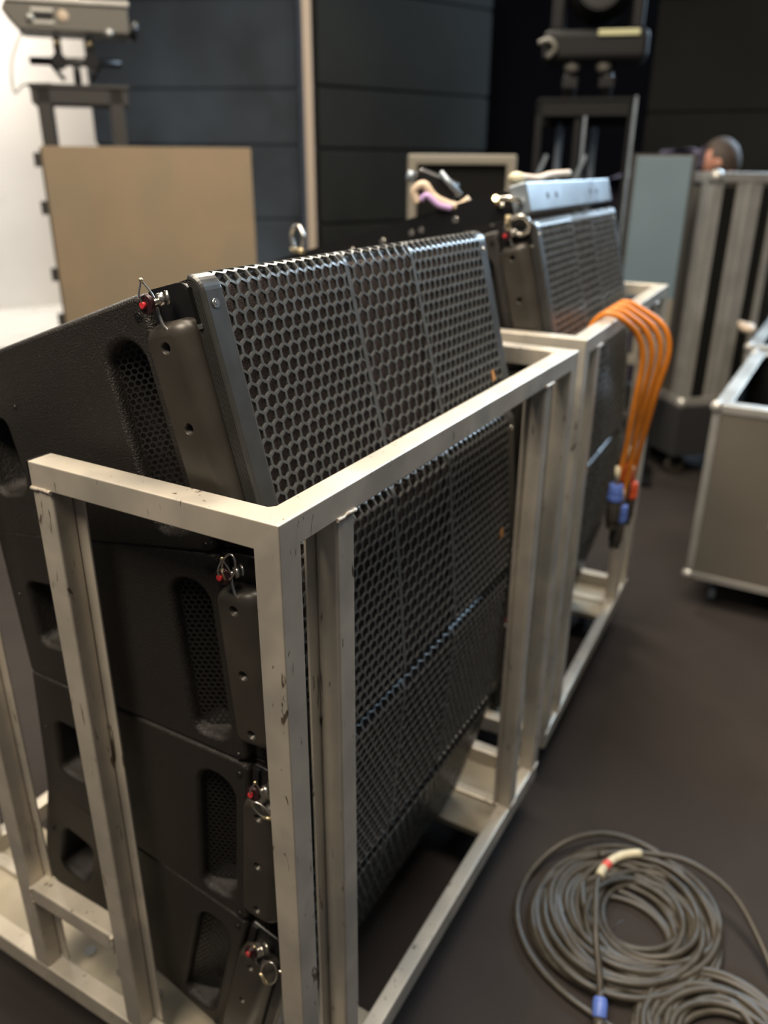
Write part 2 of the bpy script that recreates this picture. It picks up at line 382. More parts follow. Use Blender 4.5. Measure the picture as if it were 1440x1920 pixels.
# swivel casters
for x in (0.15, TL-0.15):
    for y in (0.13, TH-0.13):
        c = bpy.data.objects.new('caster', None); COL.objects.link(c); c.parent = cart; c.location = (x, y, ZB0-0.001)
        c.rotation_euler = (0, 0, random.uniform(-0.6, 0.6))
        bm = B(); box(bm, -0.045, 0.045, -0.04, 0.04, -0.006, 0); cyl(bm, (0, 0, -0.006), (0, 0, -0.022), 0.028)
        for sy in (-1, 1):
            box(bm, -0.006, 0.046, sy*0.020-0.0015, sy*0.020+0.0015, -0.098, -0.018)
        obj('caster_fork', bm, 'steel', c, 0.001)
        bm = B(); cyl(bm, (0.028, -0.015, -0.0905), (0.028, 0.015, -0.0905), 0.048, n=32); obj('wheel', bm, 'wheel', c, 0.006, 3)

# ================================================================== LINE ARRAY SPEAKER (built once, then copied)
SW, SH, SD = 0.860, 0.378, 0.610
TAP = radians(4.2)
RB = 0.024; HA = SH/2 - RB - 0.0015; PHI = radians(78)
def bend(x, s, t):
    a = abs(s); sg = 1 if s >= 0 else -1
    if a <= HA: return (x, t, s)
    f = (a-HA)/RB
    return (x, RB-(RB-t)*cos(f), sg*(HA+(RB-t)*sin(f)))
SMAX = HA + RB*PHI
def hh(y): return SH/2 - 0.002 - math.tan(TAP)*y       # half height at depth y
spk = thing('line_array_speaker', 'x', 'loudspeaker')
# cabinet : core, plus thick side cheeks with real vents and handle wells
bm = B()
def wedge(bm, x0, x1, y0, y1, inset=0.0):
    vs = [bm.verts.new(p) for p in [(x, y, s*(hh(y)-inset)) for x in (x0, x1) for y in (y0, y1) for s in (-1, 1)]]
    for f in [(0, 1, 3, 2), (4, 6, 7, 5), (0, 4, 5, 1), (2, 3, 7, 6), (0, 2, 6, 4), (1, 5, 7, 3)]: bm.faces.new([vs[i] for i in f])
wedge(bm, 0.022, SW-0.022, 0.020, 0.118, 0.001)
wedge(bm, 0.092, SW-0.092, 0.110, SD-0.001, 0.0004)
Y0 = 0.103
def cheek(bm, side):
    X = (lambda x: x) if side < 0 else (lambda x: SW-x)
    def outl(x, off, rr):
        r = max(rr - off, 0.003)
        # front edge rounded in plan: quad with tapered top and bottom
        pts = []; r_all = r
        y0, y1 = Y0+off, SD-off
        for (y, s, t0) in ((y0, -1, pi), (y1, -1, 1.5*pi), (y1, 1, 0), (y0, 1, pi/2)):
            h = hh(y)-off; r = r_all if y == y0 else max(r_all*0.4, 0.0025)
            for i in range(5):
                t = t0 + pi/2*i/4
                cy = y + (r if y == y0 else -r); cz = s*(h - r)
                pts.append((X(x), cy + r*cos(t), cz + r*sin(t)))
        return pts
    rings = [outl(0, 0.007, 0.016), outl(0.002, 0.003, 0.016), outl(0.007, 0, 0.016), outl(0.093, 0, 0.016)]
    def hole(y0, y1, z0, z1, r, depth):
        out = []
        for x, e in ((0, 0.008), (0.0015, 0.0045), (0.005, 0.0015), (0.011, 0), (depth, -0.002)):
            rr = [q+e for q in r] if isinstance(r, (list, tuple)) else r+e
            out.append([(X(x), a, c) for a, c in rrect(y0-e, y1+e, z0-e, z1+e, rr, 6)])
        return out
    holes = [hole(0.132, 0.206, -0.146, 0.126, [0.028, 0.020, 0.034, 0.034], 0.060), hole(0.478, 0.556, -0.070, 0.050, [0.03, 0.018, 0.018, 0.014], 0.085)]
    relief(bm, rings, holes, cap_holes=True)
cheek(bm, -1); cheek(bm, 1)
cab = obj('cabinet', bm, 'cab', spk)
# vent mesh set slantwise in the slot, handle well lining
for side in (-1, 1):
    X = (lambda x: x) if side < 0 else (lambda x: SW-x)
    bm = B(); hex_sheet(bm, 0.134, 0.204, -0.144, 0.124, 0.0088, 0.0022, 0.001, lambda a, s, t, X=X: (X(0.048 - (a-0.134)*0.45 + t), a, s), 0.0005)
    obj('vent_mesh', bm, 'mesh', spk)
    bm = B(); box(bm, min(X(0.083), X(0.0845)), max(X(0.083), X(0.0845)), 0.479, 0.555, -0.069, 0.049); obj('handle_well', bm, 'void', spk)
    # screws
    for (y, z) in ((0.121, 0.152), (0.121, -0.168), (0.44, 0.066), (0.585, 0.02)):
        r = 0.0062 if y < 0.2 else 0.0035
        bm = B(); cyl(bm, (X(-0.0012), y, z), (X(0.004), y, z), r, n=20); cyl(bm, (X(-0.0018), y, z), (X(-0.001), y, z), r*0.42, n=6); obj('screw', bm, 'black', spk)
# front trims with grooved flank
for side in (-1, 1):
    X = (lambda x: x) if side < 0 else (lambda x: SW-x)
    prof = [(0.0335, 0.004), (0.0335, 0.0), (0.0045, 0.0), (0.0022, 0.0007), (0.0007, 0.0022), (0, 0.0045)]
    t = 0.0062
    while t < 0.0205:
        prof += [(0, t), (0.0013, t+0.0003), (0.0013, t+0.0013), (0, t+0.0016)]; t += 0.0026
    prof += [(0, 0.0215), (0.001, 0.0232), (0.022, 0.0232)]
    ns = 28; ss = [-SMAX + 2*SMAX*i/ns for i in range(ns+1)]
    ss = sorted(set(ss + [HA, -HA] + [sg*(HA + RB*PHI*k/7) for k in range(1, 8) for sg in (-1, 1)]))
    bm = B(); rings = [[bm.verts.new(bend(X(x), s, t)) for x, t in prof] for s in ss]
    for A, C in zip(rings, rings[1:]):
        for i in range(len(prof)-1): bm.faces.new((A[i], A[i+1], C[i+1], C[i]))
    bm.faces.new(rings[0]); bm.faces.new(rings[-1][::-1])
    tr = obj('front_trim', bm, 'trim', spk)
    for z in (0.147, -0.147):
        bm = B(); cyl(bm, (X(0.017), -0.0012, z), (X(0.017), 0.002, z), 0.0058, n=20); cyl(bm, (X(0.017), -0.0016, z), (X(0.017), -0.0010, z), 0.0026, n=6); obj('trim_screw', bm, 'steel', tr)
    # slot at the trim's upper end with a bright catch
    bm = B(); box(bm, min(X(-0.0008), X(0.002)), max(X(-0.0008), X(0.002)), 0.0165, 0.0235, 0.125, 0.172); obj('trim_slot', bm, 'void', tr, 0.0008)
    bm = B(); box(bm, min(X(-0.002), X(0.002)), max(X(-0.002), X(0.002)), 0.015, 0.0225, 0.120, 0.1265); obj('catch', bm, 'steel', tr, 0.001, label='bright metal catch')
# grille: three bays of honeycomb
bm = B()
for (x0, x1, p, bar) in ((0.0335, 0.3215, 0.0213, 0.0040), (0.3285, 0.5315, 0.0271, 0.0036), (0.5385, 0.8265, 0.0213, 0.0040)):
    hex_sheet(bm, x0, x1, -SMAX, SMAX, p, bar, 0.0042, bend, 0.0012)
sl = sorted({-SMAX, SMAX, HA, -HA} | {sg*(HA + RB*PHI*k/6) for k in range(1, 7) for sg in (-1, 1)})
for x0, x1 in ((0.3215, 0.3285), (0.5315, 0.5385)):
    for t0 in (0, 0.0042):
        rr = [(bm.verts.new(bend(x0, s, t0)), bm.verts.new(bend(x1, s, t0))) for s in sl]
        for a, c in zip(rr, rr[1:]): bm.faces.new((a[0], a[1], c[1], c[0]))
gr = obj('grille', bm, 'grille', spk)
bm = B(); rr = [(bm.verts.new(bend(0.030, s, 0.017)), bm.verts.new(bend(SW-0.030, s, 0.017))) for s in sl]
for a, c in zip(rr, rr[1:]): bm.faces.new((a[0], a[1], c[1], c[0]))
obj('foam_backing', bm, 'foam', spk, label='dark brown acoustic foam behind the honeycomb')
# rigging hardware on both flanks
for side in (-1, 1):
    X = (lambda x: x) if side < 0 else (lambda x: SW-x)
    bm = B(); relief(bm, [[(X(0.008), a, c) for a, c in rrect(0.026, 0.100, 0.060, 0.181, [0.004, 0.004, 0.006, 0.022])],
                          [(X(0.0075+0.006), a, c) for a, c in rrect(0.026, 0.100, 0.060, 0.181, [0.004, 0.004, 0.006, 0.022])]])
    box(bm, min(X(0.003), X(0.008)), max(X(0.003), X(0.008)), 0.085, 0.096, 0.09, 0.176)
    obj('rigging_plate', bm, 'black', spk, label='glossy black rigging plate')
    bm = B()
    def bl(x, a0, a1, c0, c1, r): return [(X(x), a, c) for a, c in rrect(a0, a1, c0, c1, r, 6)]
    rings = [bl(-0.0200, 0.050, 0.094, -0.112, 0.121, 0.008), bl(-0.0188, 0.044, 0.0965, -0.1175, 0.128, 0.012),
             bl(-0.0150, 0.036, 0.098, -0.121, 0.133, 0.015), bl(-0.0060, 0.0275, 0.099, -0.123, 0.137, 0.018), bl(0.004, 0.0245, 0.0995, -0.1235, 0.138, 0.020), bl(0.022, 0.0242, 0.100, -0.124, 0.1385, 0.020)]
    holes = []
    for z in (0.107, 0.002, -0.100):
        hr = []
        for x, r in ((-0.0200, 0.0085), (-0.0188, 0.0072), (-0.008, 0.0070)):
            hr.append([(X(x), 0.068 + r*cos(2*pi*i/18), z + r*sin(2*pi*i/18)) for i in range(18)])
        holes.append(hr)
    relief(bm, rings, holes)
    rb = obj('rigging_bar', bm, 'bar', spk)
    for z in (0.107, 0.002, -0.100):
        bm = B(); cyl(bm, (X(-0.0075), 0.068, z), (X(-0.0105), 0.068, z), 0.0045, n=12); obj('recessed_bolt', bm, 'black', rb)
    # locking pin with red push button
    px, py, pz = X(-0.030), 0.071, 0.163
    sgn = -side  # direction towards the cabinet
    bm = B(); tubeR = [(0, 0.0112), (0.0022, 0.0126), (0.006, 0.0118)]
    for (d0, r0), (d1, r1) in zip(tubeR, tubeR[1:]): cyl(bm, (px+sgn*d0, py, pz), (px+sgn*d1, py, pz), r0, r1, n=28, cap=True)
    pin = obj('locking_pin', bm, 'maroon', spk, label='dark maroon round lock pin knob')
    bm = B(); cyl(bm, (px-sgn*0.004, py+0.002, pz), (px+sgn*0.001, py+0.002, pz), 0.0044, n=18); obj('push_button', bm, 'red', pin, 0.0008, label='red push button')
    bm = B()
    cyl(bm, (px+sgn*0.006, py-0.004, pz), (px+sgn*0.022, py-0.010, pz+0.002), 0.0042, n=14)
    cyl(bm, (px+sgn*0.014, py-0.010, pz+0.002), (px+sgn*0.020, py-0.014, pz+0.003), 0.0082, n=20); cyl(bm, (px+sgn*0.023, py-0.014, pz+0.003), (px+sgn*0.026, py-0.016, pz+0.003), 0.0088, n=20)
    obj('pin_shaft', bm, 'steel', pin)
# tether wire of the pin: short braided loop plus a hanging sleeve (near flank)
bm = B()
px, py, pz = -0.031, 0.068, 0.163
tube(bm, smooth_path([(px-0.002, py+0.004, pz+0.003), (px-0.004, py+0.003, pz+0.013), (px-0.001, py-0.001, pz+0.024), (px, py-0.003, pz+0.028), (px+0.002, py-0.006, pz+0.022), (px+0.004, py-0.010, pz+0.012), (px+0.005, py-0.012, pz+0.004)], 6), 0.0013, 8)
tube(bm, smooth_path([(px+0.016, py-0.001, pz-0.006), (px+0.014, py-0.003, pz-0.016), (px+0.013, py-0.006, pz-0.028), (px+0.014, py-0.010, pz-0.036)], 5), 0.0022, 8)
lan = obj('tether_wire', bm, 'steel', spk, label='thin steel tether wire')
bm = B(); sphere(bm, (px, py-0.003, pz+0.029), 0.0030, n=10); obj('ferrule', bm, 'brass', lan)

FRONT = []   # hinge points of the stack (y, z)
import itertools
leans = [14.5, 4.5, -4.5, -14.5]
def dv(a): return Vector((sin(radians(a)), cos(radians(a))))
F2 = Vector((0.0415, -0.473))
F1 = F2 + dv(leans[1])*SH; F0 = F1 + dv(leans[0])*SH; F3 = F2 - dv(leans[2])*SH; F4 = F3 - dv(leans[3])*SH
FR = [F0, F1, F2, F3, F4]
US = 0.080
BORG = Vector((1.265, 0.020, 0)); BROT = radians(2.5)
def place(o, i, second):
    m = (FR[i]+FR[i+1])/2
    L = Matrix.Translation((US, m.x, m.y)) @ Matrix.Rotation(radians(-leans[i]), 4, 'X')
    if second: L = Matrix.Translation(BORG) @ Matrix.Rotation(BROT, 4, 'Z') @ Matrix.Translation((0, 0.012, 0)) @ L
    L = Matrix.Translation((0, 0, FZ)) @ L
    o.location = L.to_translation(); o.rotation_euler = L.to_euler()
LA = ['topmost black speaker in the nearest cart, leaning back with its large honeycomb grille in view',
      'second speaker from the top in the nearest cart, just below the leaning one',
      'third speaker from the top in the nearest cart, between second and lowest',
      'lowest speaker in the nearest cart, tilted face-down above the base plates']
LB = ['topmost black speaker in the far cart, blue-lit grille under the pale flying frame',
      'second speaker from the top in the far cart, behind the orange cables',
      'third speaker from the top in the far cart, behind the hanging connectors',
      'lowest speaker in the far cart, dark near the base rails']
place(spk, 0, False)
spk['label'] = LA[0]; spk['group'] = 'line array speakers stacked in the nearest cart'
SP = [spk]
for i in range(1, 4):
    c = clone(spk); place(c, i, False); c['label'] = LA[i]; SP.append(c)
for i in range(4):
    c = clone(spk); place(c, i, True); c['label'] = LB[i]; c['group'] = 'line array speakers stacked in the far cart'; SP.append(c)

# scraps of amber tape stuck on two grilles
def scrap(sp, x, z):
    bm = B(); vs = [bm.verts.new((x+a, -0.0012, z+c)) for a, c in ((-0.008, -0.010), (0.009, -0.007), (0.004, 0.013), (-0.006, 0.009))]
    bm.faces.new(vs); r = bmesh.ops.extrude_face_region(bm, geom=bm.faces[:]); bmesh.ops.translate(bm, vec=(0, 0.0008, 0), verts=[e for e in r['geom'] if isinstance(e, bmesh.types.BMVert)])
    obj('tape_scrap', bm, 'amber', sp, label='small amber scrap of tape on the grille')
scrap(SP[0], 0.780, -0.104); scrap(SP[1], 0.779, -0.078)

# second cart
cart2 = clone(cart); cart2.location = (BORG.x, BORG.y, FZ); cart2.rotation_euler = (0, 0, BROT)
cart2['label'] = 'far aluminium tube cart with orange cables hung over its side rail'
def Bw(x, y, z):   # a point given in the second cart's own coordinates
    v = Matrix.Translation(BORG) @ Matrix.Rotation(BROT, 4, 'Z') @ Vector((x, y, z)); return Vector((v.x, v.y, v.z+FZ))

# wire rings (quick links) dangling at the joints of the near stack
def quick_link(c, r, tilt, label):
    t = thing('quick_link', label, 'carabiner', c, tilt, 'wire links at the speaker joints')
    bm = B(); pts = [(0, r*0.62*cos(a), r*1.25*sin(a)) for a in [2*pi*i/28 for i in range(28)]]
    tube(bm, pts, 0.0016, 8, closed=True); obj('link_body', bm, 'steel', t)
    bm = B(); cyl(bm, (0, -r*0.12, -r*1.25), (0, r*0.62, -r*0.55), 0.0030, n=12); obj('screw_sleeve', bm, 'brass', t, label='golden screw sleeve')
quick_link((0.052, 0.128, FZ-0.110), 0.017, (radians(20), 0, 0), 'small steel link hanging under the near end rail')
quick_link((0.046, 0.094, FZ-0.512), 0.015, (radians(-50), 0, 0.2), 'small steel link with golden sleeve beside the corner post at mid height')
quick_link((0.046, 0.104, FZ-0.872), 0.024, (radians(15), 0, 0.1), 'larger wire ring beside the corner post at the lowest speaker joint')

# ================================================================== FLYING FRAME on the far stack
def dirB(i): return Matrix.Translation(BORG) @ Matrix.Rotation(BROT, 4, 'Z')
m0 = F0
Lf = Matrix.Translation((0, 0, FZ)) @ Matrix.Translation(BORG) @ Matrix.Rotation(BROT, 4, 'Z') @ Matrix.Translation((US, m0.x+0.022, m0.y+0.012)) @ Matrix.Rotation(radians(-16.5), 4, 'X')
ff = thing('flying_frame', 'pale blue-grey steel flying frame with long black side arms on the far speaker stack', 'rigging frame', Lf.to_translation(), Lf.to_euler())
bm = B(); box(bm, 0, SW, 0, 0.045, 0, 0.072)
obj('front_beam', bm, 'bluegrey', ff, 0.004, label='pale blue-grey front beam')
for x in (0.16, 0.24, 0.60, 0.68):
    bm = B(); cyl(bm, (x, -0.0015, 0.036), (x, 0.003, 0.036), 0.008, n=14); obj('beam_hole', bm, 'black', ff)
for x in (0, SW-0.014):
    bm = B(); relief(bm, [[(x, a, c) for a, c in rrect(0.046, 0.80, 0.000, 0.070, 0.02)], [(x+0.014, a, c) for a, c in rrect(0.046, 0.80, 0.000, 0.070, 0.02)]], cap_last=True)
    arm = obj('side_arm', bm, 'black', ff)
    for y in (0.20, 0.30, 0.33, 0.42, 0.52):
        bm = B(); cyl(bm, (x-0.003, y, 0.034), (x+0.017, y, 0.034), 0.008, n=14); obj('arm_bolt', bm, 'steel', arm)
bm = B(); box(bm, 0.014, SW-0.014, 0.74, 0.78, 0.01, 0.06); obj('rear_beam', bm, 'black', ff, 0.003)
bm = B(); box(bm, SW/2-0.03, SW/2+0.03, 0.045, 0.74, 0.02, 0.065); obj('centre_bar', bm, 'black', ff, 0.003)
def shackle(name, label, c, rot, r=0.03, m='steel', group='shackles on the flying frame'):
    t = thing(name, label, 'shackle', c, rot, group)
    bm = B(); pts = [(-r*0.6, 0, 0)] + [(r*cos(a), 0, r*1.2 + r*sin(a)) for a in [pi + -pi*i/10 for i in range(11)]] + [(r*0.6, 0, 0)]
    tube(bm, smooth_path(pts, 4), 0.006, 10); obj('bow', bm, m, t)
    bm = B(); cyl(bm, (-r*1.0, 0, 0), (r*1.0, 0, 0), 0.0075, n=12); obj('shackle_pin', bm, 'brass', t)
def ffp(x, y, z): return Lf @ Vector((x, y, z))
shackle('shackle', 'steel shackle standing at the rear of the black frame arm', ffp(0.007, 0.70, 0.078), (0, 0, 1.2))
shackle('shackle', 'steel shackle hanging at the near front of the flying frame', ffp(-0.016, 0.075, 0.045), (pi/2, 0.4, 0.2), 0.026)
shackle('shackle', 'steel shackle below the flying frame beside the blue-lit trim', ffp(-0.014, 0.06, -0.015), (pi/2, 1.2, 0.2), 0.024)
# round sling and its clamp lying on the arm
t = thing('lifting_clamp', 'beige and lilac lifting strap with black clamp block on the flying frame arm', 'clamp', ffp(0.05, 0.23, 0.082), (0, 0, 0.35))
bm = B(); box(bm, -0.035, 0.035, -0.01, 0.10, -0.012, 0.055, Matrix.Rotation(0.35, 4, 'X')); obj('clamp_block', bm, 'black', t, 0.008, 3)
bm = B(); tube(bm, smooth_path([(-0.05, 0.075, 0.00), (-0.05, 0.085, 0.03), (-0.05, 0.060, 0.045), (-0.05, 0.038, 0.02), (-0.05, 0.015, 0.006), (-0.05, -0.03, -0.006), (-0.05, -0.06, 0.012)], 6), 0.0115, 10)
obj('strap', bm, 'beige', t, label='beige strap')
bm = B(); tube(bm, smooth_path([(-0.062, 0.065, 0.008), (-0.062, 0.05, 0.020), (-0.062, 0.02, -0.002), (-0.06, -0.015, -0.010)], 5), 0.008, 8); obj('strap_lining', bm, 'sling', t, label='lilac strap lining')
bm = B(); tube(bm, [(-0.045, 0.02, 0.075), (-0.045, -0.035, 0.020)], 0.008, 8); obj('clamp_lever', bm, 'bluegrey', t)
bm = B(); cyl(bm, (-0.045, 0.085, 0.062), (-0.045, 0.105, 0.066), 0.014, n=14); obj('clamp_nut', bm, 'bluegrey', t)
t = thing('ratchet_strap', 'folded beige strap lying on top of the pale front beam', 'strap', ffp(0.2, 0.02, 0.075), (0, 0, BROT))
bm = B(); tube(bm, smooth_path([(-0.13, 0.02, 0.008), (-0.08, 0.03, 0.012), (0.02, 0.02, 0.008), (0.16, 0.03, 0.016), (0.32, 0.02, 0.020)], 5), 0.009, 8); obj('webbing', bm, 'beige', t)
bm = B(); sphere(bm, (-0.15, 0.02, 0.010), 0.022, (1, 1, .7)); obj('strap_roll', bm, 'tape', t)

# ================================================================== ORANGE CABLES over the far cart's rail
def cable_path(pts, sub=7): return smooth_path(pts, sub)
def connector(parent, p, d, body='black', collar='blue', s=1.0):
    p, d = Vector(p), Vector(d).normalized()
    bm = B(); cyl(bm, p, p + d*0.022*s, 0.0125*s, 0.0155*s, n=20); cyl(bm, p + d*0.022*s, p + d*0.034*s, 0.0155*s, n=20)
    c = obj('connector_collar', bm, collar, parent, 0.0015)
    bm = B(); cyl(bm, p + d*0.034*s, p + d*0.078*s, 0.0145*s, 0.0135*s, n=20); cyl(bm, p + d*0.078*s, p + d*0.092*s, 0.011*s, n=16); obj('connector_body', bm, body, parent, 0.001)
OC = [(0.300, 0.56, 'blue'), (0.372, 0.64, 'blue'), (0.444, 0.52, 'coral'), (0.520, 0.59, 'coral')]
OL = ['orange cable nearest the cart corner, ending in a blue ringed connector',
      'orange cable second from the cart corner, its blue ringed plug hanging lowest',
      'orange cable third from the cart corner, its plug with a coral ring',
      'orange cable farthest from the cart corner, widest loop ending in a coral ringed plug']
EX = [0.385, 0.425, 0.468, 0.510]; EY = [-0.045, -0.060, -0.052, -0.068]
for i, (x, dz, cc) in enumerate(OC):
    t = thing('orange_cable', OL[i], 'cable', Bw(x, 0.0, 0.012), (0, 0, BROT), 'orange cables hung over the cart rail')
    bo = 0.050 + 0.014*i; ex = EX[i]-x; ey = EY[i]
    pts = [(-0.04+0.01*i, 0.105, -0.52-0.05*i), (-0.03, 0.100, -0.36), (-0.016, 0.092, -0.16), (-0.006, 0.066, -0.045), (0, 0.040, -0.003), (0.002, 0.012, 0.0055), (0.010, -0.022, -0.010),
           (0.020+0.25*ex, -0.022-bo*0.75, -0.055), (0.026+0.4*ex, -0.030-bo*0.95, -0.13), (0.012+0.7*ex, -0.030-bo*0.75, -0.27), (ex, ey-0.012, -0.42), (ex, ey, -dz+0.05)]
    bm = B(); tube(bm, cable_path(pts), 0.0088, 10); obj('cable', bm, 'orange', t)
    e = Vector(pts[-1]); d = Vector((-0.08, 0.03 if i % 2 else -0.01, -1))
    bm = B(); cyl(bm, e + Vector((0, 0, 0.055)), e + Vector((0, 0, 0.008)), 0.0102, n=12); obj('label_sleeve', bm, 'tape', t, label='cream label sleeve')
    connector(t, e, d, 'rubber', cc, 1.55)
    e2 = Vector(pts[0]); connector(t, e2, (0, 0, -1), 'rubber', 'blue' if cc == 'coral' else 'coral', 1.4)

# ================================================================== BLACK CABLE COILS on the floor
def coil(name, label, c, n, rmin, rmax, seed, cr=0.0084, wob=0.03, hmax=0.10, drift=(0, 0)):
    rnd = random.Random(seed)
    t = thing(name, label, 'cable coil', (c[0], c[1], 0), (0, 0, 0), 'black cable coils on the carpet')
    pts = []; K = 12; ph = rnd.uniform(0, 6); cells = {}
    st = [(rmin + (rmax-rmin)*((k*0.618) % 1.0)**0.9, rnd.uniform(-wob, wob), rnd.uniform(-wob, wob), rnd.uniform(0.93, 1.07), rnd.uniform(0, pi)) for k in range(n+1)]
    for k in range(n):
        for j in range(K):
            f = j/K; u = f*f*(3-2*f); A, Z = st[k], st[k+1]
            g = [A[q]*(1-u) + Z[q]*u for q in range(5)]
            a = ph + 2*pi*f
            r = g[0]*(1 + (g[3]-1)*cos(2*(a-g[4])))
            w = (k+f)/n - 0.5; x, y = g[1] + drift[0]*w + r*cos(a), g[2] + drift[1]*w + r*sin(a)
            key = (round(x/0.030), round(y/0.030)); h = cells.get(key, 0)      # pile up where strands already lie
            cells[key] = h + 1
            pts.append([x, y, cr + min(hmax, h*cr*1.25)])
    for _ in range(2):
        zs = [p[2] for p in pts]
        for i in range(1, len(pts)-1): pts[i][2] = max(cr, 0.25*zs[i-1] + 0.5*zs[i] + 0.25*zs[i+1])
    bm = B(); tube(bm, smooth_path(pts, 4), cr, 9); obj('cable', bm, 'rubber', t)
    return t
CX, CY = 0.900, -0.350
c1 = coil('cable_coil', 'large coil of black rubber cable on the carpet beside the near cart', (CX, CY), 30, 0.085, 0.232, 3, wob=0.038, drift=(0.06, -0.05))
# loose tail across the coil, with label tape and blue connector
tp = [(0.870, -0.700, 0.012), (0.960, -0.645, 0.045), (1.035, -0.560, 0.095), (1.055, -0.456, 0.122), (1.035, -0.372, 0.128), (0.992, -0.300, 0.130), (0.930, -0.266, 0.132), (0.862, -0.262, 0.132), (0.790, -0.280, 0.130), (0.72, -0.302, 0.120), (0.665, -0.330, 0.085), (0.628, -0.346, 0.058)]
tp = [(x-CX, y-CY, z) for x, y, z in tp]
bm = B(); P = smooth_path(tp, 6); tube(bm, P, 0.0078, 10); obj('cable_end', bm, 'rubber', c1)
i0, i1 = 27, 41
bm = B(); tube(bm, P[i0:i1], 0.0108, 12); lb = obj('label_tape', bm, 'tape', c1, label='cream label tape')
bm = B(); tube(bm, P[i0+8:i0+11], 0.0113, 12); obj('red_band', bm, 'redtape', lb, label='red band on the tape')
e = Vector(tp[-1]); d = Vector((-0.85, -0.25, -0.45))
bm = B(); d.normalize()
cyl(bm, e - d*0.012, e + d*0.004, 0.0095, n=16); obj('strain_relief', bm, 'rubber', c1)
bm = B(); cyl(bm, e, e + d*0.010, 0.0135, 0.0165, n=20); cyl(bm, e + d*0.010, e + d*0.040, 0.0165, 0.0155, n=20); obj('connector_collar', bm, 'blue', c1, 0.001, label='pale blue connector collar')
bm = B(); cyl(bm, e + d*0.040, e + d*0.072, 0.0135, n=20); obj('connector_body', bm, 'rubber', c1)
# one wide loop slipping off the coil towards the cart
bm = B(); tube(bm, smooth_path([(x-CX, y-CY, z) for x, y, z in ((1.10, -0.44, 0.03), (1.15, -0.34, 0.03), (1.13, -0.23, 0.045), (1.06, -0.15, 0.05), (0.99, -0.10, 0.030), (0.90, -0.075, 0.014), (0.80, -0.085, 0.010), (0.72, -0.130, 0.010), (0.665, -0.195, 0.010), (0.632, -0.270, 0.010), (0.615, -0.345, 0.010), (0.60, -0.43, 0.010), (0.60, -0.52, 0.012))], 6), 0.0078, 10); obj('cable_loop', bm, 'rubber', c1)
bm = B(); tube(bm, smooth_path([(x-CX, y-CY, z) for x, y, z in ((0.83, -0.345, 0.10), (0.765, -0.33, 0.11), (0.70, -0.325, 0.085))], 6), 0.0010, 6); obj('tie_wire', bm, 'black', c1)
c2 = coil('cable_coil', 'second coil of black cable overlapping the lower right corner of the view', (0.675, -0.60), 17, 0.07, 0.185, 11)
